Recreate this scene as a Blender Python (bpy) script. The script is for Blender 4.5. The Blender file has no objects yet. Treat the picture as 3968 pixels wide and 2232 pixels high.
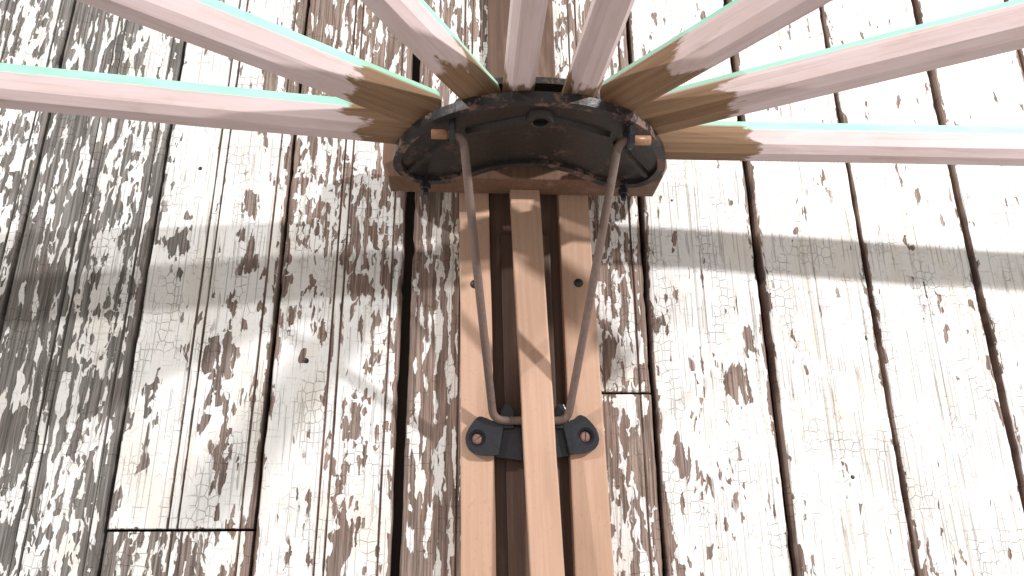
import bpy, bmesh, math, random
import numpy as np
from mathutils import Vector, Matrix, noise

# ------------------------------------------------------------------ camera, world, lamps, exposure
scene = bpy.context.scene
COL = scene.collection

cam_data = bpy.data.cameras.new('camera')
cam_data.sensor_width = 36.0
cam_data.lens = 27.0
cam_data.clip_start = 0.01
cam_data.clip_end = 50.0
cam = bpy.data.objects.new('camera', cam_data)
COL.objects.link(cam)
_p, _y, _r = map(math.radians, (19.54, 3.3, -0.35))
_f = Vector((math.sin(_y) * math.cos(_p), math.cos(_y) * math.cos(_p), math.sin(_p)))
_rt = Vector((math.cos(_y), -math.sin(_y), 0))
_up = _rt.cross(_f)
_R = _rt * math.cos(_r) + _up * math.sin(_r)
_U = _up * math.cos(_r) - _rt * math.sin(_r)
cam.matrix_world = Matrix(((_R.x, _U.x, -_f.x, 0.0), (_R.y, _U.y, -_f.y, -0.72),
                           (_R.z, _U.z, -_f.z, 0.0), (0, 0, 0, 1)))
scene.camera = cam

world = bpy.data.worlds.new('World')
scene.world = world
world.use_nodes = True
bg = world.node_tree.nodes['Background']
bg.inputs['Color'].default_value = (1.0, 0.93, 0.865, 1)
bg.inputs['Strength'].default_value = 0.61


def lamp(name, loc, power, col, rad):
    d = bpy.data.lights.new(name, 'POINT')
    d.energy = power
    d.color = col
    d.shadow_soft_size = rad
    o = bpy.data.objects.new(name, d)
    o.location = loc
    COL.objects.link(o)
    return o


lamp('lamp_right', (1.40, -1.30, 0.98), 174, (1.0, 0.97, 0.95), 0.030)
lamp('lamp_left', (-1.75, -1.62, 1.28), 140, (1.0, 0.97, 0.94), 0.035)

vs = scene.view_settings
vs.view_transform = 'Standard'
vs.look = 'None'
vs.exposure = 0.0
vs.gamma = 1.0
vs.use_curve_mapping = False

random.seed(7)


# ------------------------------------------------------------------ shader helpers
class NT:
    def __init__(self, name):
        self.m = bpy.data.materials.new(name)
        self.m.use_nodes = True
        self.t = self.m.node_tree
        self.n = self.t.nodes
        self.l = self.t.links
        self.bsdf = self.n['Principled BSDF']
        self.dim = '3D'

    def put(self, sock, v):
        if hasattr(v, 'is_linked') or isinstance(v, bpy.types.NodeSocket):
            self.l.new(v, sock)
        else:
            if isinstance(v, (tuple, list)) and len(v) == 3 and sock.type == 'RGBA':
                v = (*v, 1)
            sock.default_value = v

    def math(self, op, a, b=0.0, c=None, clamp=False):
        n = self.n.new('ShaderNodeMath')
        n.operation = op
        n.use_clamp = clamp
        self.put(n.inputs[0], a)
        self.put(n.inputs[1], b)
        if c is not None:
            self.put(n.inputs[2], c)
        return n.outputs[0]

    def add(self, *v):
        r = v[0]
        for x in v[1:]:
            r = self.math('ADD', r, x)
        return r

    def mul(self, a, b):
        return self.math('MULTIPLY', a, b)

    def sub(self, a, b):
        return self.math('SUBTRACT', a, b)

    def smooth(self, v, lo, hi, a=0.0, b=1.0):
        n = self.n.new('ShaderNodeMapRange')
        n.interpolation_type = 'SMOOTHSTEP'
        self.put(n.inputs[0], v)
        for i, x in enumerate((lo, hi, a, b)):
            self.put(n.inputs[i + 1], x)
        return n.outputs[0]

    def mix(self, f, a, b, mode='MIX'):
        n = self.n.new('ShaderNodeMix')
        n.data_type = 'RGBA'
        n.blend_type = mode
        self.put(n.inputs[0], f)
        self.put(n.inputs[6], a)
        self.put(n.inputs[7], b)
        return n.outputs[2]

    def coord(self, kind='Object'):
        return self.n.new('ShaderNodeTexCoord').outputs[kind]

    def sep(self, v):
        n = self.n.new('ShaderNodeSeparateXYZ')
        self.put(n.inputs[0], v)
        return n.outputs

    def vmul(self, v, s):
        n = self.n.new('ShaderNodeVectorMath')
        n.operation = 'MULTIPLY'
        self.put(n.inputs[0], v)
        self.put(n.inputs[1], s)
        return n.outputs[0]

    def vadd(self, v, s):
        n = self.n.new('ShaderNodeVectorMath')
        n.operation = 'ADD'
        self.put(n.inputs[0], v)
        self.put(n.inputs[1], s)
        return n.outputs[0]

    def noise(self, v, scale=1.0, detail=3.0, rough=0.55, col=False, dist=0.0):
        n = self.n.new('ShaderNodeTexNoise')
        n.noise_dimensions = self.dim
        self.put(n.inputs['Vector'], v)
        n.inputs['Scale'].default_value = scale
        n.inputs['Detail'].default_value = detail
        n.inputs['Roughness'].default_value = rough
        n.inputs['Distortion'].default_value = dist
        return n.outputs['Color' if col else 'Fac']

    def voro(self, v, feature='F1', out='Color', rnd=1.0):
        n = self.n.new('ShaderNodeTexVoronoi')
        n.voronoi_dimensions = self.dim
        n.feature = feature
        if feature == 'F1':
            n.distance = 'CHEBYCHEV'
        n.inputs['Scale'].default_value = 1.0
        n.inputs['Randomness'].default_value = rnd
        self.put(n.inputs['Vector'], v)
        return n.outputs[out]

    def attr(self, name, kind='GEOMETRY'):
        n = self.n.new('ShaderNodeAttribute')
        n.attribute_type = kind
        n.attribute_name = name
        return n.outputs['Fac']

    def rand(self):
        return self.n.new('ShaderNodeObjectInfo').outputs['Random']

    def vec(self, x, y, z):
        n = self.n.new('ShaderNodeCombineXYZ')
        self.put(n.inputs[0], x)
        self.put(n.inputs[1], y)
        self.put(n.inputs[2], z)
        return n.outputs[0]

    def bump(self, h, strength=1.0, dist=0.001, normal=None):
        n = self.n.new('ShaderNodeBump')
        n.inputs['Strength'].default_value = strength
        n.inputs['Distance'].default_value = dist
        self.put(n.inputs['Height'], h)
        if normal is not None:
            self.put(n.inputs['Normal'], normal)
        return n.outputs[0]

    def out(self, col, rough=0.6, normal=None, metal=0.0, spec=0.5):
        b = self.bsdf
        self.put(b.inputs['Base Color'], col)
        self.put(b.inputs['Roughness'], rough)
        self.put(b.inputs['Metallic'], metal)
        self.put(b.inputs['Specular IOR Level'], spec)
        if normal is not None:
            self.put(b.inputs['Normal'], normal)
        return self.m


# ------------------------------------------------------------------ materials
def peeling_paint():
    N = NT('peeling_white_paint_on_weathered_wood')
    co = N.coord()
    N.dim = '2D'                       # the wear is mapped on the face of the boards: x, z
    rr = N.rand()
    off = N.vec(N.mul(rr, 13.7), N.mul(rr, 29.1), 0.0)
    x, y, z = N.sep(co)[:3]
    P = N.vadd(N.vec(x, z, 0.0), off)
    # ragged domain
    w = N.noise(N.vmul(P, (170, 90, 1)), 1.0, 2, 0.5, col=True)
    w2 = N.noise(N.vmul(P, (45, 22, 1)), 1.0, 2, 0.5, col=True)
    Pw = N.vadd(P, N.vmul(N.vadd(w, (-.5, -.5, -.5)), (.0036, .0060, 0)))
    Pw = N.vadd(Pw, N.vmul(N.vadd(w2, (-.5, -.5, -.5)), (.006, .010, 0)))
    c1 = N.sep(N.voro(N.vmul(Pw, (105, 48, 1))))[0]
    c2 = N.sep(N.voro(N.vmul(Pw, (230, 105, 1))))[1]
    st = N.noise(N.vmul(Pw, (170, 22, 1)), 1.0, 1, 0.4)
    st2 = N.noise(N.vmul(P, (520, 26, 1)), 1.0, 2, 0.5)
    low = N.noise(N.vmul(P, (22, 9, 1)), 1.0, 2, 0.5)
    cover = N.attr('cover')
    groove = N.attr('groove')
    edge = N.attr('edge')
    sw = N.smooth(cover, .36, .66, 1.75, .95)
    bw = N.smooth(cover, .36, .66, .38, 1.0)
    e = N.add(cover, N.mul(N.mul(N.sub(c1, .5), .40), bw), N.mul(N.mul(N.sub(c2, .5), .30), bw),
              N.mul(N.sub(st, .5), sw), N.mul(N.sub(st2, .5), .16), N.mul(N.sub(low, .5), .55),
              N.mul(groove, -.24), N.mul(edge, -.40))
    Pk = N.vadd(P, N.vmul(N.vadd(w, (-.5, -.5, -.5)), (.0050, .0100, 0)))
    k1 = N.sep(N.voro(N.vmul(Pk, (200, 75, 1))))[2]
    k2 = N.sep(N.voro(N.vmul(Pk, (380, 120, 1))))[0]
    km = N.smooth(N.noise(N.vmul(P, (28, 14, 1)), 1.0, 2), .36, .66)
    thr = N.sub(1.006, N.mul(km, N.smooth(cover, .55, .98, .15, .010)))
    chip = N.math('MAXIMUM', N.smooth(N.sub(k1, thr), -.006, .006), N.smooth(N.sub(k2, thr), -.006, .006))
    paint = N.mul(N.smooth(e, .487, .513), N.sub(1.0, chip))
    # crackle in the paint
    Pc = N.vadd(P, N.vmul(N.vadd(w, (-.5, -.5, -.5)), (.0016, .0016, 0)))
    d1 = N.voro(N.vmul(Pc, (125, 105, 1)), 'DISTANCE_TO_EDGE', 'Distance', 0.55)
    d2 = N.voro(N.vmul(Pc, (230, 48, 1)), 'DISTANCE_TO_EDGE', 'Distance', .85)
    cm = N.smooth(N.noise(N.vmul(P, (34, 20, 1)), 1.0, 2), .48, .68)
    cm2 = N.smooth(N.noise(N.vmul(P, (40, 15, 1)), 1.0, 2), .46, .62)
    cr = N.math('MAXIMUM', N.mul(N.smooth(d1, .008, .040, 1, 0), cm), N.mul(N.smooth(d2, .012, .055, 1, 0), cm2))
    # slivers: hairline splits that follow the grain
    sl = N.smooth(N.noise(N.vmul(P, (480, 13, 1)), 1.0, 1, 0.4), .665, .715)
    hl = N.smooth(N.noise(N.vmul(Pc, (42, 330, 1)), 1.0, 1, 0.4), .70, .74)
    cr = N.math('MAXIMUM', cr, N.math('MAXIMUM', sl, N.mul(hl, .6)))
    # wood
    g1 = N.noise(N.vmul(P, (420, 10, 1)), 1.0, 4, 0.6)
    g2 = N.noise(N.vmul(P, (1300, 30, 1)), 1.0, 2, 0.5)
    g3 = N.noise(N.vmul(P, (30, 14, 1)), 1.0, 3, 0.6)
    warm = N.attr('warm')
    grey = N.mix(N.smooth(g1, .33, .68), (.122, .115, .109), (.280, .268, .255))
    brown = N.mix(N.smooth(g1, .33, .68), (.165, .114, .094), (.370, .275, .236))
    wood = N.mix(N.math('ADD', warm, N.mul(N.sub(g3, .5), .9), clamp=True), grey, brown)
    wood = N.mix(N.mul(N.smooth(g2, .52, .66), .32), wood, (.055, .047, .042))
    # paint colour
    pd = N.noise(N.vmul(P, (26, 11, 1)), 1.0, 4, 0.6)
    pw = N.mix(N.smooth(pd, .42, .70), (.83, .83, .835), (.79, .765, .72))
    spk = N.smooth(N.noise(N.vmul(P, (300, 150, 1)), 1.0, 2, .5), .62, .74)
    pw = N.mix(N.mul(spk, .20), pw, (.48, .44, .38))
    ys = N.attr('stain')
    pw = N.mix(N.mul(ys, N.smooth(st2, .35, .6)), pw, (.60, .47, .29))
    pw = N.mix(N.mul(cr, .36), pw, (.27, .235, .21))
    pw = N.mix(N.mul(groove, .50), pw, (.40, .34, .27))
    rimd = N.smooth(e, .515, .56, .25, 0.0)
    pw = N.mix(rimd, pw, (.35, .31, .27))
    col = N.mix(paint, wood, pw)
    h = N.add(paint, N.mul(N.mul(g1, .55), N.sub(1.0, N.mul(paint, .55))), N.mul(N.math('MAXIMUM', sl, N.mul(N.smooth(d1, .008, .040, 1, 0), cm)), -.5))
    nrm = N.bump(h, 1.0, .0018)
    N.out(col, N.math('ADD', .78, N.mul(paint, -.14)), nrm, spec=.2)
    return N.m


def dark_gap():
    N = NT('dark_sheathing')
    n = N.noise(N.vmul(N.coord(), (90, 1, 9)), 1.0, 3)
    return N.out(N.mix(n, (.022, .017, .014), (.070, .052, .042)), .9)


def slat_wood(name, c1, c2, knots=True):
    N = NT(name)
    co = N.vadd(N.coord(), N.vec(N.mul(N.rand(), 5.0), 0, N.mul(N.rand(), 7.0)))
    g = N.noise(N.vmul(co, (260, 260, 7)), 1.0, 4, .6)
    b = N.noise(N.vmul(co, (30, 30, 7)), 1.0, 3, .55)
    sp = N.noise(N.vmul(co, (420, 420, 260)), 1.0, 2, .5)
    col = N.mix(N.smooth(g, .30, .72), c1, c2)
    col = N.mix(N.mul(N.smooth(b, .50, .74), .34), col, tuple(v * .58 for v in c1))
    col = N.mix(N.mul(N.smooth(b, .28, .46, 1, 0), .30), col, (.56, .37, .29))
    col = N.mix(N.mul(N.smooth(sp, .60, .74), .22), col, tuple(v * .5 for v in c1))
    return N.out(col, .62, N.bump(N.add(N.mul(g, .6), N.mul(sp, .3)), .35, .0006), spec=.35)


def arm_paint():
    """pale pink wash on the arm, mint tint on its top painting in the lit edge, bare brown wood at the hub end"""
    N = NT('worn_pink_paint_with_lit_edge')
    co = N.coord()
    s, u, w = N.sep(co)[:3]
    r = N.rand()
    q = N.vadd(co, N.vec(N.mul(r, 11.0), N.mul(r, 3.0), 0))
    g = N.noise(N.vmul(q, (9, 300, 300)), 1.0, 4, .6)
    b = N.noise(N.vmul(q, (16, 60, 60)), 1.0, 4, .6)
    f = N.noise(N.vmul(q, (130, 260, 260)), 1.0, 3, .6)
    pink = N.mix(N.smooth(b, .34, .66), (.65, .535, .550), (.61, .485, .478))
    pink = N.mix(N.mul(N.smooth(g, .48, .72), .30), pink, (.36, .255, .215))
    pink = N.mix(N.mul(N.smooth(b, .60, .74), .38), pink, (.32, .245, .200))
    pale = N.smooth(N.noise(N.vmul(q, (22, 90, 90)), 1.0, 2), .60, .72)
    pink = N.mix(N.mul(pale, .5), pink, (.68, .60, .61))
    lit_mint = N.mix(N.smooth(b, .35, .65), (.32, .70, .53), (.40, .74, .61))  # colour that imitates strong lamp light along the upper edge
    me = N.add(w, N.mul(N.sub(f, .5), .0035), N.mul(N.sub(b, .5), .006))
    col = N.mix(N.smooth(N.sub(me, N.attr('lit_edge', 'OBJECT')), -.0007, .0007), pink, lit_mint)
    bare = N.mix(N.smooth(g, .35, .66), (.20, .122, .072), (.265, .165, .100))
    e = N.add(s, N.mul(N.sub(b, .5), .10), N.mul(N.sub(f, .5), .010), N.mul(N.attr('bare_length', 'OBJECT'), -1.0))
    sm = N.noise(N.vmul(q, (40, 80, 80)), 1.0, 3, .6)
    e = N.add(e, N.mul(N.sub(sm, .5), .05))
    bm = N.smooth(e, -.004, .007, 1, 0)
    # the painted-in lit edge colour runs on over the bare end
    col = N.mix(N.mul(bm, N.smooth(w, .024, .0285, 1.0, .25)), col, bare)
    h = N.add(N.mul(g, .5), N.mul(bm, -.5), N.mul(f, .3))
    return N.out(col, .68, N.bump(h, .6, .0007), spec=.2)


def iron(name, rust=.5, base=(.030, .030, .034), edge=(.20, .105, .072), gloss=.38):
    N = NT(name)
    co = N.coord()
    a = N.noise(co, 48.0, 4, .6)
    b = N.noise(co, 330.0, 3, .6)
    v = N.add(a, N.mul(N.sub(b, .5), .35))
    m = N.smooth(v, .70 - .30 * rust, .80 - .26 * rust)
    col = N.mix(N.mul(m, .75), N.mix(b, base, tuple(c * 2.1 for c in base)), edge)
    return N.out(col, N.math('ADD', gloss, N.mul(m, .35)), N.bump(N.add(a, N.mul(b, .6)), .5, .0008), metal=.0, spec=.45)


M_WALL = peeling_paint()
M_GAP = dark_gap()
M_SLAT = slat_wood('peach_pine', (.500, .318, .225), (.560, .370, .268))
M_BACK = slat_wood('shade_darkened_brown_wood', (.088, .052, .038), (.14, .086, .064))  # brown wood, its colour darkened to include the arms' shadow and recess shade
M_BLOCK = slat_wood('red_brown_wood', (.155, .086, .055), (.215, .125, .083))
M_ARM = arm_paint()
M_IRON = iron('black_cast_iron', .44, (.0135, .0110, .0100), (.105, .055, .040))
M_BRACKET = iron('blue_black_cast_iron', .10, (.014, .0150, .0195), (.070, .060, .056), .24)
M_RUST = iron('worn_rusty_rim', .62, (.0135, .013, .0145), (.22, .130, .100))
M_ROD = iron('brown_rusted_steel', .8, (.098, .069, .059), (.175, .120, .100))
M_TIP = iron('orange_rusted_steel', .9, (.19, .10, .055), (.36, .17, .075))
M_SCREW = iron('brown_screw', .85, (.14, .08, .065), (.24, .13, .10))
M_NAIL = iron('black_nail', .05, (.016, .014, .014), (.05, .035, .03))


# ------------------------------------------------------------------ geometry helpers
def link(name, me, mat, parent=None, smooth=False):
    o = bpy.data.objects.new(name, me)
    COL.objects.link(o)
    me.materials.clear()
    me.materials.append(mat)
    if parent is not None:
        o.parent = parent
    if smooth:
        for p in me.polygons:
            p.use_smooth = True
    return o


def to_mesh(bm, name):
    bmesh.ops.recalc_face_normals(bm, faces=bm.faces)
    me = bpy.data.meshes.new(name)
    bm.to_mesh(me)
    bm.free()
    return me


def box_bm(bm, x0, x1, y0, y1, z0, z1, bev=0.0, seg=2, cuts=0):
    r = bmesh.ops.create_cube(bm, size=1.0)
    vv = r['verts']
    for v in vv:
        v.co = Vector((x0 if v.co.x < 0 else x1, y0 if v.co.y < 0 else y1, z0 if v.co.z < 0 else z1))
    es = list({e for v in vv for e in v.link_edges})
    if bev:
        bmesh.ops.bevel(bm, geom=es, offset=bev, segments=seg, affect='EDGES', profile=.6)


def prism_bm(bm, pts, axis, a, b, bev=0.0, seg=2):
    """pts: 2-D outline; extruded along axis ('y' or 'z') from a to b"""
    def mk(p, t):
        return Vector((p[0], t, p[1])) if axis == 'y' else Vector((p[0], p[1], t))
    v0 = [bm.verts.new(mk(p, a)) for p in pts]
    v1 = [bm.verts.new(mk(p, b)) for p in pts]
    n = len(pts)
    f0 = bm.faces.new(v0)
    f1 = bm.faces.new(v1)
    for i in range(n):
        bm.faces.new((v0[i], v0[(i + 1) % n], v1[(i + 1) % n], v1[i]))
    if bev:
        es = list(set(f0.edges) | set(f1.edges))
        bmesh.ops.bevel(bm, geom=es, offset=bev, segments=seg, affect='EDGES', profile=.6)


def ring_bm(bm, outer, inner, za, zb):
    n = len(outer)
    rows = []
    for pts, z in ((outer, za), (outer, zb), (inner, zb), (inner, za)):
        rows.append([bm.verts.new((p[0], p[1], z)) for p in pts])
    for k in range(4):
        A, B = rows[k], rows[(k + 1) % 4]
        for i in range(n):
            j = (i + 1) % n
            bm.faces.new((A[i], A[j], B[j], B[i]))


def lathe_bm(bm, prof, seg=24, mat=Matrix()):
    rows = []
    for r, h in prof:
        if r < 1e-7:
            rows.append([bm.verts.new(mat @ Vector((0, 0, h)))])
        else:
            rows.append([bm.verts.new(mat @ Vector((r * math.cos(2 * math.pi * i / seg), r * math.sin(2 * math.pi * i / seg), h))) for i in range(seg)])
    for A, B in zip(rows[:-1], rows[1:]):
        for i in range(seg):
            j = (i + 1) % seg
            if len(A) == 1 and len(B) == 1:
                continue
            if len(A) == 1:
                bm.faces.new((A[0], B[i], B[j]))
            elif len(B) == 1:
                bm.faces.new((A[i], A[j], B[0]))
            else:
                bm.faces.new((A[i], A[j], B[j], B[i]))


def tube_bm(bm, path, rad, seg=14):
    path = [Vector(p) for p in path]
    n = len(path)
    ref = None
    rows = []
    for i in range(n):
        d = (path[min(i + 1, n - 1)] - path[max(i - 1, 0)]).normalized()
        if ref is None:
            ref = Vector((0, 0, 1)) if abs(d.z) < .8 else Vector((0, 1, 0))
        a = (ref - d * ref.dot(d)).normalized()
        ref = a
        b = d.cross(a)
        rows.append([bm.verts.new(path[i] + (a * math.cos(2 * math.pi * k / seg) + b * math.sin(2 * math.pi * k / seg)) * rad) for k in range(seg)])
    for A, B in zip(rows[:-1], rows[1:]):
        for k in range(seg):
            bm.faces.new((A[k], A[(k + 1) % seg], B[(k + 1) % seg], B[k]))
    bm.faces.new(rows[0])
    bm.faces.new(rows[-1][::-1])


def fillet(path, rad, seg=7):
    path = [Vector(p) for p in path]
    out = [path[0]]
    for i in range(1, len(path) - 1):
        p, a, b = path[i], path[i - 1], path[i + 1]
        da, db = (a - p), (b - p)
        r = min(rad, da.length * .45, db.length * .45)
        s, e = p + da.normalized() * r, p + db.normalized() * r
        for k in range(seg + 1):
            t = k / seg
            out.append(s.lerp(p, t).lerp(p.lerp(e, t), t))
    out.append(path[-1])
    return out


def catmull(pts, k=6):
    n = len(pts)
    out = []
    for i in range(n):
        p0, p1, p2, p3 = (Vector(pts[(i + j) % n]) for j in (-1, 0, 1, 2))
        for s in range(k):
            t = s / k
            out.append(.5 * ((2 * p1) + (p2 - p0) * t + (2 * p0 - 5 * p1 + 4 * p2 - p3) * t * t + (3 * p1 - p0 - 3 * p2 + p3) * t ** 3))
    return [(v.x, v.y) for v in out]


def inset(pts, d):
    n = len(pts)
    area = sum(pts[i][0] * pts[(i + 1) % n][1] - pts[(i + 1) % n][0] * pts[i][1] for i in range(n))
    sg = 1 if area > 0 else -1
    out = []
    for i in range(n):
        a, b = Vector(pts[i - 1]), Vector(pts[(i + 1) % n])
        t = (b - a).normalized()
        nv = Vector((-t.y, t.x)) * sg
        out.append((pts[i][0] + nv.x * d, pts[i][1] + nv.y * d))
    return out


def apply_cut(o, cutter_bm):
    cm = to_mesh(cutter_bm, 'cutter')
    c = bpy.data.objects.new('cutter', cm)
    c.parent = o.parent
    COL.objects.link(c)
    m = o.modifiers.new('cut', 'BOOLEAN')
    m.object = c
    m.solver = 'EXACT'
    dg = bpy.context.evaluated_depsgraph_get()
    me = bpy.data.meshes.new_from_object(o.evaluated_get(dg))
    o.modifiers.clear()
    old = o.data
    o.data = me
    bpy.data.objects.remove(c)
    bpy.data.meshes.remove(old)
    bpy.data.meshes.remove(cm)


def tag(o, label=None, cat=None, group=None, kind=None):
    for k, v in (('label', label), ('category', cat), ('group', group), ('kind', kind)):
        if v:
            o[k] = v


# ------------------------------------------------------------------ the wall: beaded boards with peeling paint
wm = bpy.data.meshes.new('wall')
wm.from_pydata([(-.80, .024, -.32), (.98, .024, -.32), (.98, .024, 1.0), (-.80, .024, 1.0)], [], [(0, 1, 2, 3)])
wall = link('wall', wm, M_GAP)
tag(wall, 'old wall of vertical beaded boards with peeling white paint', 'wall', kind='structure')

# x0, x1, z0, z1
BOARDS = [(-.696, -.569), (-.569, -.4425), (-.4425, -.316), (-.316, -.1875), (-.1875, -.063), (-.063, .057),
          (.057, .177), (.177, .296), (.296, .4085), (.4085, .525), (.525, .640), (.640, .757), (.757, .875)]
SPLIT = {3: .0267, 6: .1505}
GAPS = [.003, .0035, .0040, .0036, .0036, 0.0095, .003, .0050, .0068, .0044, .0074, .0050, .0036, .003]   # gap at each board's left side

# bare patches: x, z, half width, half height, strength
BARE = [(-0.2192, 0.3048, 0.0078, 0.0319), (-0.2237, 0.3397, 0.0032, 0.0132), (-0.2346, 0.1822, 0.0122, 0.021), (-0.2333, 0.1555, 0.0044, 0.015), (-0.2923, 0.5246, 0.0042, 0.0254), (-0.2133, 0.5017, 0.0148, 0.0226), (-0.2242, 0.4418, 0.0033, 0.0215), (-0.2164, 0.418, 0.0025, 0.0141), (-0.2299, 0.2377, 0.0038, 0.0161), (-0.2599, 0.2212, 0.0022, 0.0119), (-0.2279, 0.1405, 0.0022, 0.0111), (-0.2427, 0.1294, 0.0022, 0.0218), (-0.2001, 0.1519, 0.0018, 0.0149), (-0.2917, 0.1219, 0.0035, 0.0392), (-0.2231, 0.1004, 0.005, 0.0142), (-0.2251, 0.0722, 0.0035, 0.0173), (-0.2886, 0.295, 0.0115, 0.0106), (-0.2872, 0.3274, 0.0023, 0.0052), (0.2592, 0.1528, 0.0102, 0.0212), (0.2769, 0.2067, 0.0056, 0.0154), (0.2049, 0.0866, 0.006, 0.0152), (0.2156, 0.0793, 0.003, 0.0108), (0.1954, 0.1087, 0.0038, 0.0111), (0.2366, 0.0262, 0.0037, 0.0062), (-0.1149, 0.3242, 0.008, 0.0305), (-0.1088, 0.2557, 0.0085, 0.0116), (-0.1209, 0.2936, 0.0055, 0.017), (-0.1548, 0.1809, 0.0037, 0.0054), (-0.1063, 0.1226, 0.0058, 0.0165), (-0.1143, 0.0792, 0.0064, 0.0106), (-0.1127, 0.0042, 0.0086, 0.0195), (-0.0953, 0.0308, 0.0028, 0.0101), (0.2113, 0.3126, 0.0021, 0.0062), (0.3357, 0.3171, 0.0021, 0.0063), (0.2713, 0.3477, 0.0026, 0.0055), (0.461, 0.3126, 0.0026, 0.009)]


def sstep(a, b, v):
    t = max(0., min(1., (v - a) / (b - a)))
    return t * t * (3 - 2 * t)


def lerp_tab(tab, v):
    if v <= tab[0][0]:
        return tab[0][1]
    for (a, fa), (b, fb) in zip(tab[:-1], tab[1:]):
        if v <= b:
            return fa + (fb - fa) * (v - a) / (b - a)
    return tab[-1][1]


# how much paint is left on each board, by height, for its left third, middle and right third
COVER = {
    0: ([(0, .5)], [(0, .5)], [(0, .5)]),
    1: ([(.2, .66), (.5, .62)], [(.2, .72), (.42, .60), (.6, .56)], [(.2, .66), (.40, .62), (.6, .60)]),
    2: ([(0, .48), (.10, .40), (.25, .34), (.45, .33), (.6, .44)], [(0, .54), (.12, .46), (.30, .45), (.45, .48), (.6, .56)],
        [(0, .58), (.10, .56), (.22, .60), (.34, .54), (.44, .64), (.6, .72)]),
    3: ([(-.1, .52), (.02, .50), (.03, .92), (.2, .94), (.33, .88), (.45, .94), (.6, .90)],
        [(-.1, .62), (.02, .60), (.03, .94), (.3, .92), (.45, .92), (.6, .86)],
        [(-.1, .56), (.02, .54), (.03, .74), (.12, .82), (.2, .88), (.33, .88), (.42, .84), (.48, .66), (.54, .70), (.62, .74)]),
    4: ([(0, .84), (.15, .94), (.22, .80), (.33, .66), (.44, .62), (.52, .46), (.6, .40)],
        [(0, .84), (.12, .86), (.25, .76), (.36, .62), (.5, .46), (.62, .46)],
        [(0, .82), (.06, .82), (.14, .60), (.22, .70), (.36, .62), (.5, .42), (.62, .50)]),
    5: ([(0, .40), (.1, .40), (.2, .42), (.3, .44), (.4, .40), (.6, .42)],
        [(0, .44), (.1, .42), (.2, .44), (.3, .42), (.6, .46)], [(0, .48), (.1, .50), (.25, .50), (.45, .56), (.6, .52)]),
    6: ([(0, .45), (.3, .5), (.45, .52), (.6, .45)], [(0, .52), (.06, .42), (.10, .30), (.136, .32), (.141, .72), (.15, .74), (.16, .54), (.3, .57), (.45, .56), (.6, .5)],
        [(0, .52), (.05, .48), (.10, .30), (.134, .34), (.139, .74), (.15, .76), (.16, .56), (.25, .60), (.35, .62), (.45, .55), (.6, .48)]),
    7: ([(0, .74), (.1, .84), (.3, .92), (.45, .90), (.62, .84)], [(0, .92), (.1, .84), (.3, .98), (.6, .92)], [(0, .96), (.15, .88), (.3, .92), (.6, .88)]),
    8: ([(0, .98), (.3, .98), (.6, .92)],) * 3,
    9: ([(0, .92), (.3, .92), (.6, .90)], [(0, .95), (.6, .90)], [(0, .95), (.6, .92)]),
    10: ([(0, .98), (.6, .93)],) * 3,
    11: ([(0, .97), (.6, .92)],) * 3,
    12: ([(0, .8)],) * 3,
}


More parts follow.
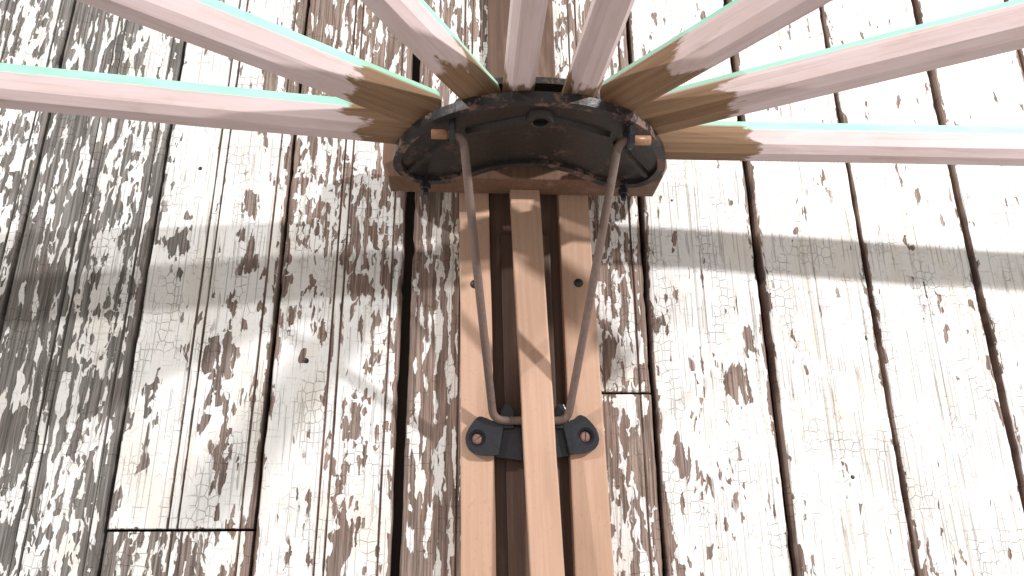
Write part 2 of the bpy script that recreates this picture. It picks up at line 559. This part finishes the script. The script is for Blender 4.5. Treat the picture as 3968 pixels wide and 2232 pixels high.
def make_board(i, x0, x1, z0, z1, seed, zspan=None):
    W = x1 - x0
    gl, gr = GAPS[i] / 2, GAPS[i + 1] / 2
    a, b = x0 + gl, x1 - gr
    rnd = random.Random(seed)
    cb = x0 + W * (.46 + rnd.uniform(-.02, .03))           # centre bead
    eb = b - .0105                                          # edge bead
    gd = .0020 if x0 < .17 else .0009                       # beads on the right are clogged with paint
    prof = [(a, .016), (a, .0022), (a + .0010, .0007), (a + .0024, 0)]
    marks = []
    for gx, hw, dp in ((cb - .0042, .0013, gd), (cb + .0042, .0013, gd), (eb, .0013, gd * .95)):
        marks += [(gx - hw, 0), (gx, dp), (gx + hw, 0)]
    marks += [(cb, -.0004), (eb + .005, -.0003)]
    fill = np.arange(a + .006, b - .003, .0042)
    for x in fill:
        if all(abs(x - m[0]) > .0018 for m in marks):
            marks.append((float(x), 0.0))
    prof += sorted(marks) + [(b - .0022, 0), (b - .0009, .0007), (b, .0022), (b, .016)]
    nz = max(2, int((z1 - z0) / .0052))
    zs = [z0] + [z0 + .0008] + [z0 + (z1 - z0) * k / nz for k in range(1, nz)] + [z1 - .0008, z1]
    verts, cov, gro, edg, wrm, stn = [], [], [], [], [], []
    tabs = COVER[i]
    cup = rnd.uniform(-.0009, .0011)
    prox = rnd.uniform(-.0006, .0008)
    for k, z in enumerate(zs):
        end = (k == 0 or k == len(zs) - 1)
        for j, (x, y) in enumerate(prof):
            px, py = x, y
            sidel, sider = x < a + .0030, x > b - .0030
            if sidel or sider:
                t = noise.noise(Vector((seed * 3.1 + (5 if sider else 0), z * 26, 0))) * .0007 + noise.noise(Vector((seed * 2.3 + (9 if sider else 0), z * 95, 1))) * .0005
                chip = max(0., noise.noise(Vector((seed * 7.7 + (3 if sider else 0), z * 42, 2))) - .34) * .0055
                px += t + (chip if sidel else -chip)
            u = (x - x0) / W
            py += cup * (2 * u - 1) ** 2 + prox + noise.noise(Vector((x * 30, seed, z * 8))) * .0005
            if end and y < .010:
                py += .0008
            verts.append((px, py, z))
            uu = u * 2
            l, m, r = (lerp_tab(tb, z) for tb in tabs)
            c = l * (1 - sstep(.25, .42, u)) + r * sstep(.58, .75, u)
            c += m * (1 - (1 - sstep(.25, .42, u)) - sstep(.58, .75, u))
            wob1 = noise.noise(Vector((x * 90, z * 60, 3.3)))
            wob2 = noise.noise(Vector((x * 80, z * 50, 8.1)))
            for (bx, bz, rx, rz) in BARE:
                wx, wz = x + wob1 * .0075, z + wob2 * .016
                dd = ((wx - bx) / (rx * 1.1)) ** 2 + ((wz - bz) / (rz * 1.05)) ** 2
                if dd < 2.2:
                    c = min(c, max(c - .58 * (1 - sstep(.35, 2.0, dd)), .32))
            if y > .001:
                c = -.5
            cov.append(c)
            g = max([0.] + [1 - min(1., abs(x - q) / .0014) for q in (cb - .0042, cb + .0042, eb)])
            gro.append(g * (1.0 if x < .17 else .42))
            e = 1 - sstep(.0010, .0055, min(x - a, b - x))
            if SPLIT.get(i) is not None:
                e = max(e, .8 * (1 - sstep(.0008, .0030, abs(z - SPLIT[i]))))
            edg.append(e)
            wrm.append(.03 + sstep(-.36, -.16, x) * .88)
            s = 0.
            if i in (3, 8, 10):
                s = (.7 if i == 8 else .4) * (.5 + .9 * noise.noise(Vector((seed, z * 9, x * 200)))) * max(0., 1 - abs(abs(x - cb) - .0055) / .0035)
            stn.append(s)
    n = len(prof)
    faces = [(k * n + j, k * n + j + 1, (k + 1) * n + j + 1, (k + 1) * n + j) for k in range(len(zs) - 1) for j in range(n - 1)]
    faces.append(tuple(range(n))[::-1])
    faces.append(tuple((len(zs) - 1) * n + j for j in range(n)))
    me = bpy.data.meshes.new('board')
    me.from_pydata(verts, [], faces)
    for nm, data in (('cover', cov), ('groove', gro), ('edge', edg), ('warm', wrm), ('stain', stn)):
        at = me.attributes.new(nm, 'FLOAT', 'POINT')
        at.data.foreach_set('value', data)
    o = link('board', me, M_WALL, wall)
    for p in me.polygons:
        p.use_smooth = len(p.vertices) == 4
    me.set_sharp_from_angle(angle=math.radians(32))
    return o


for i, (x0, x1) in enumerate(BOARDS):
    if i in SPLIT:
        make_board(i, x0, x1, -.26, SPLIT[i] - .0011, i + 20)
        make_board(i, x0, x1, SPLIT[i] + .0011, .88, i + 1)
    else:
        make_board(i, x0, x1, -.26, .88, i + 1)

# ------------------------------------------------------------------ the drying rack
rack = bpy.data.objects.new('drying_rack', None)
COL.objects.link(rack)
rack.location = (0.056, 0, 0)
rack.empty_display_size = .05
tag(rack, 'wall-mounted folding drying rack with worn pink wooden arms fanned from a black iron hub', 'drying rack')
OX = .056


def part(name, bm, mat, parent=rack, smooth=False, loc=(0, 0, 0)):
    """bm given in world coordinates; parts live under the rack, whose origin is at x = OX"""
    me = to_mesh(bm, name)
    if parent is rack:
        me.transform(Matrix.Translation((-OX, 0, 0)))
    else:
        me.transform(Matrix.Translation((-OX, 0, 0)))
    o = link(name, me, mat, parent, smooth)
    return o


def leaning_board(name, xt0, xt1, zt, xb0, xb1, zb, y0, y1, mat, bev=.0015):
    """a board whose edges run from (xb, zb) to (xt, zt); origin at its lower end so its grain follows it"""
    ct, cb_ = (xt0 + xt1) / 2, (xb0 + xb1) / 2
    ang = math.atan2(ct - cb_, zt - zb)
    L = math.hypot(ct - cb_, zt - zb)
    wt, wb = (xt1 - xt0) / 2, (xb1 - xb0) / 2
    bm = bmesh.new()
    box_bm(bm, -1, 1, y0, y1, 0, L, 0)
    for v in bm.verts:
        wd = wb + (wt - wb) * v.co.z / L
        v.co.x = wd if v.co.x > 0 else -wd
    bmesh.ops.bevel(bm, geom=list(bm.edges), offset=bev, segments=2, affect='EDGES', profile=.6)
    es = [e for e in bm.edges if abs(e.verts[0].co.z - e.verts[1].co.z) > .1]
    bmesh.ops.subdivide_edges(bm, edges=es, cuts=40, use_grid_fill=True)
    sd = random.random() * 50
    for v in bm.verts:
        v.co.x += noise.noise(Vector((sd, v.co.z * 11, 0))) * .0007 + noise.noise(Vector((sd, v.co.z * 60, v.co.x * 20))) * .00022
    o = link(name, to_mesh(bm, name), mat, rack)
    o.location = (cb_ - OX, 0, zb)
    o.rotation_euler = (0, ang, 0)
    return o


# boards behind: x at top / x at bottom were measured on their own planes
def lin(xa, za, xb, zb, z):
    return xa + (xb - xa) * (z - za) / (zb - za)


def spine(name, a0, a1, za, b0, b1, zb, ztop, zbot, y0, y1, mat, bev=.0015):
    return leaning_board(name, lin(a0, za, b0, zb, ztop), lin(a1, za, b1, zb, ztop), ztop,
                         lin(a0, za, b0, zb, zbot), lin(a1, za, b1, zb, zbot), zbot, y0, y1, mat, bev)


spine('back_board', .0150, .0890, .598, .0236, .0973, -.0125, .80, -.20, -.0090, -.0008, M_BACK)
spine('inner_strip', .0300, .0790, .308, .0360, .0850, -.0125, .3085, -.20, -.0128, -.0092, M_BACK, .0008)
spine('side_slat', -.0123, .0176, .342, -.0045, .0259, -.0125, .372, -.20, -.0225, -.0011, M_SLAT)
spine('side_slat', .0879, .1183, .342, .0929, .1266, -.0125, .372, -.20, -.0225, -.0011, M_SLAT)
fs = spine('front_slat', .0386, .0680, .335, .0525, .0803, -.0125, .362, -.20, -.0120, 0, M_SLAT)
fs.location.y = -.0500                     # it hangs a little away from the wall at its lower end
fs.rotation_euler.x = -math.radians(2.9)

# crossbar
bm = bmesh.new()
prism_bm(bm, [(-.0800, .3475), (.1835, .3475), (.1925, .3640), (.1925, .392), (-.0865, .392), (-.0865, .3640)], 'y', -.0240, -.0570, .0018)
crossbar = part('crossbar', bm, M_BLOCK)

# iron hub: two kidney shaped plates that clamp the arm ends
half = [(.045, -.1985), (.085, -.174), (.112, -.138), (.1235, -.105), (.1215, -.082), (.110, -.0655), (.090, -.0610),
        (.072, -.0650), (.052, -.0780), (.030, -.0925)]
HC = .0530


def kidney(front=-.2060, sx=1.0, fy=1.0):
    pts = [(HC, front)] + [(HC + x * sx, y) for x, y in half] + [(HC, -.0985)] + [(HC - x * sx, y) for x, y in reversed(half)]
    if fy != 1.0:
        pts = [(x, -.060 + (y + .060) * fy) for x, y in pts]
    return catmull(pts, 6)


K = kidney()
bm = bmesh.new()
prism_bm(bm, inset(K, .0008), 'z', .3420, .3470, .0006)
lower = part('lower_plate', bm, M_IRON)
bm = bmesh.new()
ring_bm(bm, K, inset(K, .0074), .3380, .3468)
bmesh.ops.bevel(bm, geom=[e for e in bm.edges if abs(e.verts[0].co.z - e.verts[1].co.z) < 1e-6 and e.verts[0].co.z < .3390 and e.calc_face_angle(0) > 1.0],
                offset=.0012, segments=2, affect='EDGES')
part('rim', bm, M_RUST, lower)
# ribs and boss below the plate
bm = bmesh.new()
lathe_bm(bm, [(.0062, .3425), (.0062, .3375), (.0066, .3368), (.0098, .3366), (.0110, .3374), (.0128, .3425)], 28, Matrix.Translation((.0555, -.1760, 0)))
boss = part('boss', bm, M_IRON, lower, True)
for s in (-1, 1):
    bm = bmesh.new()
    p0, p1 = Vector((.0555 + s * .009, -.174, 0)), Vector((.0555 + s * .060, -.152, 0))
    d = (p1 - p0).normalized()
    nrm = Vector((-d.y, d.x, 0))
    prof = [(-.0050, .3425), (-.0022, .3380), (.0022, .3380), (.0050, .3425)]
    rows = [[bm.verts.new(p + nrm * a + Vector((0, 0, b))) for a, b in prof] for p in (p0, (p0 + p1) / 2, p1)]
    for A, B in zip(rows[:-1], rows[1:]):
        for k in range(3):
            bm.faces.new((A[k], A[k + 1], B[k + 1], B[k]))
    part('rib', bm, M_IRON, lower)
    # outer web ribs towards the wall ends
    bm = bmesh.new()
    p0, p1 = Vector((HC + s * .072, -.140, 0)), Vector((HC + s * .110, -.084, 0))
    d = (p1 - p0).normalized()
    nrm = Vector((-d.y, d.x, 0))
    rows = [[bm.verts.new(p + nrm * a * .8 + Vector((0, 0, b))) for a, b in prof] for p in (p0, (p0 + p1) / 2, p1)]
    for A, B in zip(rows[:-1], rows[1:]):
        for k in range(3):
            bm.faces.new((A[k], A[k + 1], B[k + 1], B[k]))
    part('rib', bm, M_IRON, lower)
# eyes that hold the rod
for xe, s in ((-.0165, -1), (.1310, 1)):
    bm = bmesh.new()
    out = [(-.171 - .0075, .343), (-.1735 - .004, .329), (-.1715, .3238), (-.1660, .3220), (-.1605, .3238), (-.1565, .329), (-.1535, .343)]
    v0 = [bm.verts.new((xe - .0027, p[0] + .002, p[1])) for p in out]
    v1 = [bm.verts.new((xe + .0027, p[0] + .002, p[1])) for p in out]
    f0, f1 = bm.faces.new(v0), bm.faces.new(v1)
    for i in range(len(out)):
        j = (i + 1) % len(out)
        bm.faces.new((v0[i], v0[j], v1[j], v1[i]))
    bmesh.ops.bevel(bm, geom=list(set(f0.edges) | set(f1.edges)), offset=.0010, segments=2, affect='EDGES')
    part('eye', bm, M_BRACKET, lower)
# bolts under the wall ends
for bx, by in ((-.0433, -.0690), (.1450, -.0655)):
    bm = bmesh.new()
    lathe_bm(bm, [(0, .3225), (.0022, .3230), (.0027, .3242), (.0027, .3420)], 16, Matrix.Translation((bx, by, 0)))
    lathe_bm(bm, [(0, .3282), (.0046, .3284), (.0050, .3292), (.0050, .3340), (0, .3345)], 6, Matrix.Translation((bx, by, 0)))
    part('bolt', bm, M_BRACKET, lower)

KU = catmull([(HC, -.168), (HC + .036, -.164), (HC + .058, -.146), (HC + .074, -.115), (HC + .080, -.080), (HC + .076, -.0595), (HC + .050, -.0590), (HC, -.0590), (HC - .050, -.0590), (HC - .076, -.0595), (HC - .080, -.080), (HC - .074, -.115), (HC - .058, -.146), (HC - .036, -.164)], 6)
bm = bmesh.new()
prism_bm(bm, KU, 'z', .3804, .3866, .0010)
upper = part('upper_plate', bm, M_IRON)

# ------------------------------------------------------------------ arms
# near point (at the hub rim), far point, bare length, full length
ARMS = [((-.066, -.1235), (-.380, -.1675), .030, .60), ((-.063, -.1660), (-.254, -.2970), .040, .33),
        ((-.004, -.1940), (-.067, -.3030), .034, .31), ((.0370, -.2000), (.0380, -.3035), .006, .31),
        ((.0885, -.1980), (.0965, -.3065), .006, .31), ((.137, -.1970), (.229, -.3190), .048, .31),
        ((.162, -.1520), (.396, -.2810), .060, .31), ((.182, -.1080), (.514, -.1250), .068, .52)]
SEC = [(-.0068, 0), (.0068, 0), (.0120, .0068), (.0124, .0215), (.0084, .0322), (-.0084, .0322), (-.0124, .0215), (-.0120, .0068)]


def arm_mesh(L, inner, seed):
    rows = []
    sts = [-inner, -inner + .002] + [-inner + .002 + (L + inner - .012) * k / 44 for k in range(1, 45)] + [L - .007, L - .003, L]
    bm = bmesh.new()
    for k, s in enumerate(sts):
        sc = 1.0
        if k == len(sts) - 1:
            sc = .55
        elif k == len(sts) - 2:
            sc = .86
        elif k == 0:
            sc = .94
        ring = []
        for q, (u, w) in enumerate(SEC):
            wob = noise.noise(Vector((seed * 5.3, s * 9, q * .6))) * .00055
            rise = noise.noise(Vector((seed * 9.1 + 4, s * 3.2, 0))) * .0003
            ring.append(bm.verts.new((s, u * sc + wob + noise.noise(Vector((seed * 1.9, s * 4, 0))) * .0003 * max(0, s) / .3, .0153 + (w - .0153) * sc + wob + rise * max(0, min(1, s * 8)))))
        rows.append(ring)
    n = len(SEC)
    for A, B in zip(rows[:-1], rows[1:]):
        for q in range(n):
            bm.faces.new((A[q], A[(q + 1) % n], B[(q + 1) % n], B[q]))
    bm.faces.new(rows[0][::-1])
    bm.faces.new(rows[-1])
    lon = []
    for A, B in zip(rows[:-1], rows[1:]):
        for q in range(n):
            lon.append(bm.edges.get((A[q], B[q])))
    bmesh.ops.bevel(bm, geom=lon, offset=.0006, segments=2, affect='EDGES', profile=.5)
    return to_mesh(bm, 'arm')


for k, (p, q, bare, L) in enumerate(ARMS):
    d = Vector((q[0] - p[0], q[1] - p[1]))
    a = math.atan2(d.y, d.x)
    me = arm_mesh(L, .036, k + 1)
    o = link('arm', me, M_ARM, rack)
    for f in me.polygons:
        f.use_smooth = False
    o.location = (p[0] - OX, p[1], .3478)
    o.rotation_euler = (0, math.radians(1.4) if k == 7 else 0, a)
    o['bare_length'] = bare
    o['lit_edge'] = .0222 if k in (0, 1, 2, 7) else .0268  # height where the painted light of the upper edge starts
    # pivot pin head on top of the upper plate is hidden from below; the pin crosses the arm end
    bm = bmesh.new()
    lathe_bm(bm, [(0, -.0004), (.0028, -.0003), (.0030, .0310), (0, .0312)], 12)
    pin = link('pivot_pin', to_mesh(bm, 'pivot_pin'), M_IRON, o)
    pin.location = (-.026, 0, 0)

# ------------------------------------------------------------------ rod: one bent bar from eye to eye under the bracket lugs
yb = -.0312
path = [(-.0310, -.1660, .3300), (-.0075, -.1660, .3300), (.0205, yb, .1235), (.0240, yb, .1175), (.0870, yb, .1175), (.0915, yb, .1235), (.1220, -.1640, .3300), (.1460, -.1640, .3300)]
pp = [Vector(v) for v in path]
pts = [pp[0]] + fillet([pp[0], pp[1], (pp[2] + pp[3]) / 2 + Vector((0, 0, -.002)), (pp[4] + pp[5]) / 2 + Vector((0, 0, -.002)), pp[6], pp[7]], .011)[1:]
# slight hand-bent waviness on the two long runs
dense = []
for A, B in zip(pts[:-1], pts[1:]):
    m = max(1, int((B - A).length / .012))
    for t in range(m):
        dense.append(A.lerp(B, t / m))
dense.append(pts[-1])
for v in dense:
    if .14 < v.z < .325:
        v.x += math.sin((v.z - .14) / .185 * math.pi) * (-.0003 if v.x < OX else .0003)
bm = bmesh.new()
tube_bm(bm, dense, .0037, 16)
rod = part('support_rod', bm, M_ROD, rack, True)
for xa, xb, yy in ((-.0335, -.0200, -.1660), (.1345, .1485, -.1640)):
    bm = bmesh.new()
    tube_bm(bm, [(xa, yy, .3300), (xa + .0008, yy, .3300), (xb, yy, .3300)], .0041, 14)
    part('rod_tip', bm, M_TIP, rod, True)

# ------------------------------------------------------------------ lower bracket
earL = [(.0330, .1172), (.0220, .1185), (.0100, .1228), (.0030, .1160), (-.0022, .1060), (-.0016, .0975), (.0034, .0908), (.0120, .0885), (.0272, .0880)]
earR = [(.0843, .1165), (.0930, .1180), (.1010, .1245), (.1095, .1190), (.1170, .1080), (.1168, .0990), (.1125, .0930), (.1040, .0905), (.0898, .0890)]


# set-back strap between the ears; ears, rod lugs and screws are its pieces
bm = bmesh.new()
prism_bm(bm, [(.0300, .1165), (.0500, .1150), (.0700, .1148), (.0872, .1160), (.0915, .0885), (.0700, .0848), (.0480, .0842), (.0240, .0872)], 'y', -.0135, -.0236, .0012)
bracket = part('bracket', bm, M_BRACKET)
rotx = Matrix.Rotation(math.radians(90), 4, 'X')
SCREWS = ((.0080, .1030), (.1056, .1052))
for e, (sx_, sz_) in zip((earL, earR), SCREWS):
    n = len(e)
    sm = [e[0]]
    for i in range(n - 1):
        p0, p1, p2, p3 = (Vector(e[max(0, min(n - 1, i + j))]) for j in (-1, 0, 1, 2))
        for s_ in range(1, 5):
            t = s_ / 4
            v = .5 * ((2 * p1) + (p2 - p0) * t + (2 * p0 - 5 * p1 + 4 * p2 - p3) * t * t + (3 * p1 - p0 - 3 * p2 + p3) * t ** 3)
            sm.append((v.x, v.y))
    bm = bmesh.new()
    prism_bm(bm, sm, 'y', -.0224, -.0295, .0018, 3)
    ear = part('ear', bm, M_BRACKET, bracket)
    cut = bmesh.new()
    lathe_bm(cut, [(0, -.012), (.0052, -.012), (.0056, .0270), (.0082, .0298), (.0086, .04), (0, .04)], 28, Matrix.Translation((sx_ - OX, 0, sz_)) @ rotx)
    bmesh.ops.recalc_face_normals(cut, faces=cut.faces)
    apply_cut(ear, cut)
    ear.data.materials.clear()
    ear.data.materials.append(M_BRACKET)
for cx in (.0352, .0835):
    bm = bmesh.new()
    prism_bm(bm, [(cx - .0058, .1120), (cx - .0062, .1275), (cx - .0030, .1345), (cx + .0030, .1345), (cx + .0064, .1280), (cx + .0058, .1120)], 'y', -.0150, -.0290, .0014)
    part('lug', bm, M_BRACKET, bracket)
for n_, (sx_, sz_) in enumerate(SCREWS):
    bm = bmesh.new()
    T = Matrix.Translation((sx_, 0, sz_)) @ rotx
    lathe_bm(bm, [(0, .0262), (.0030, .0262), (.0046, .0254), (.0051, .0240), (.0051, .0226), (0, .0226)], 22, T)
    scr = part('screw', bm, M_SCREW, bracket, False)
    cut = bmesh.new()
    box_bm(cut, -.0005, .0005, -.006, .006, .0250, .03)
    cut.transform(Matrix.Translation((sx_ - OX, 0, sz_)) @ rotx @ Matrix.Rotation(math.radians(-55 if n_ == 0 else -4), 4, 'Z'))
    apply_cut(scr, cut)
    scr.data.materials.clear()
    scr.data.materials.append(M_SCREW)

# dark nails in the side slats
for nx, nz in ((.0045, .2515), (.1050, .2540)):
    bm = bmesh.new()
    lathe_bm(bm, [(0, .0243), (.0026, .0241), (.0044, .0231), (.0046, .0223), (0, .0220)], 18, Matrix.Translation((nx, 0, nz)) @ rotx)
    part('nail', bm, M_NAIL, rack, True)

# rusty nail heads left in the wall boards
for nx, nz, rr in ((.3966, .2079, .0028), (.3608, .0721, .0030), (-.1548, .1800, .0024), (.2105, .3560, .0020), (-.2790, .3820, .0024), (.5740, .0520, .0024)):
    bm = bmesh.new()
    lathe_bm(bm, [(0, .0011), (rr * .6, .0010), (rr, .0003), (rr, -.003), (0, -.003)], 14, Matrix.Translation((nx, .0006, nz)) @ rotx)
    me = to_mesh(bm, 'nail')
    link('nail', me, M_NAIL, wall, True)
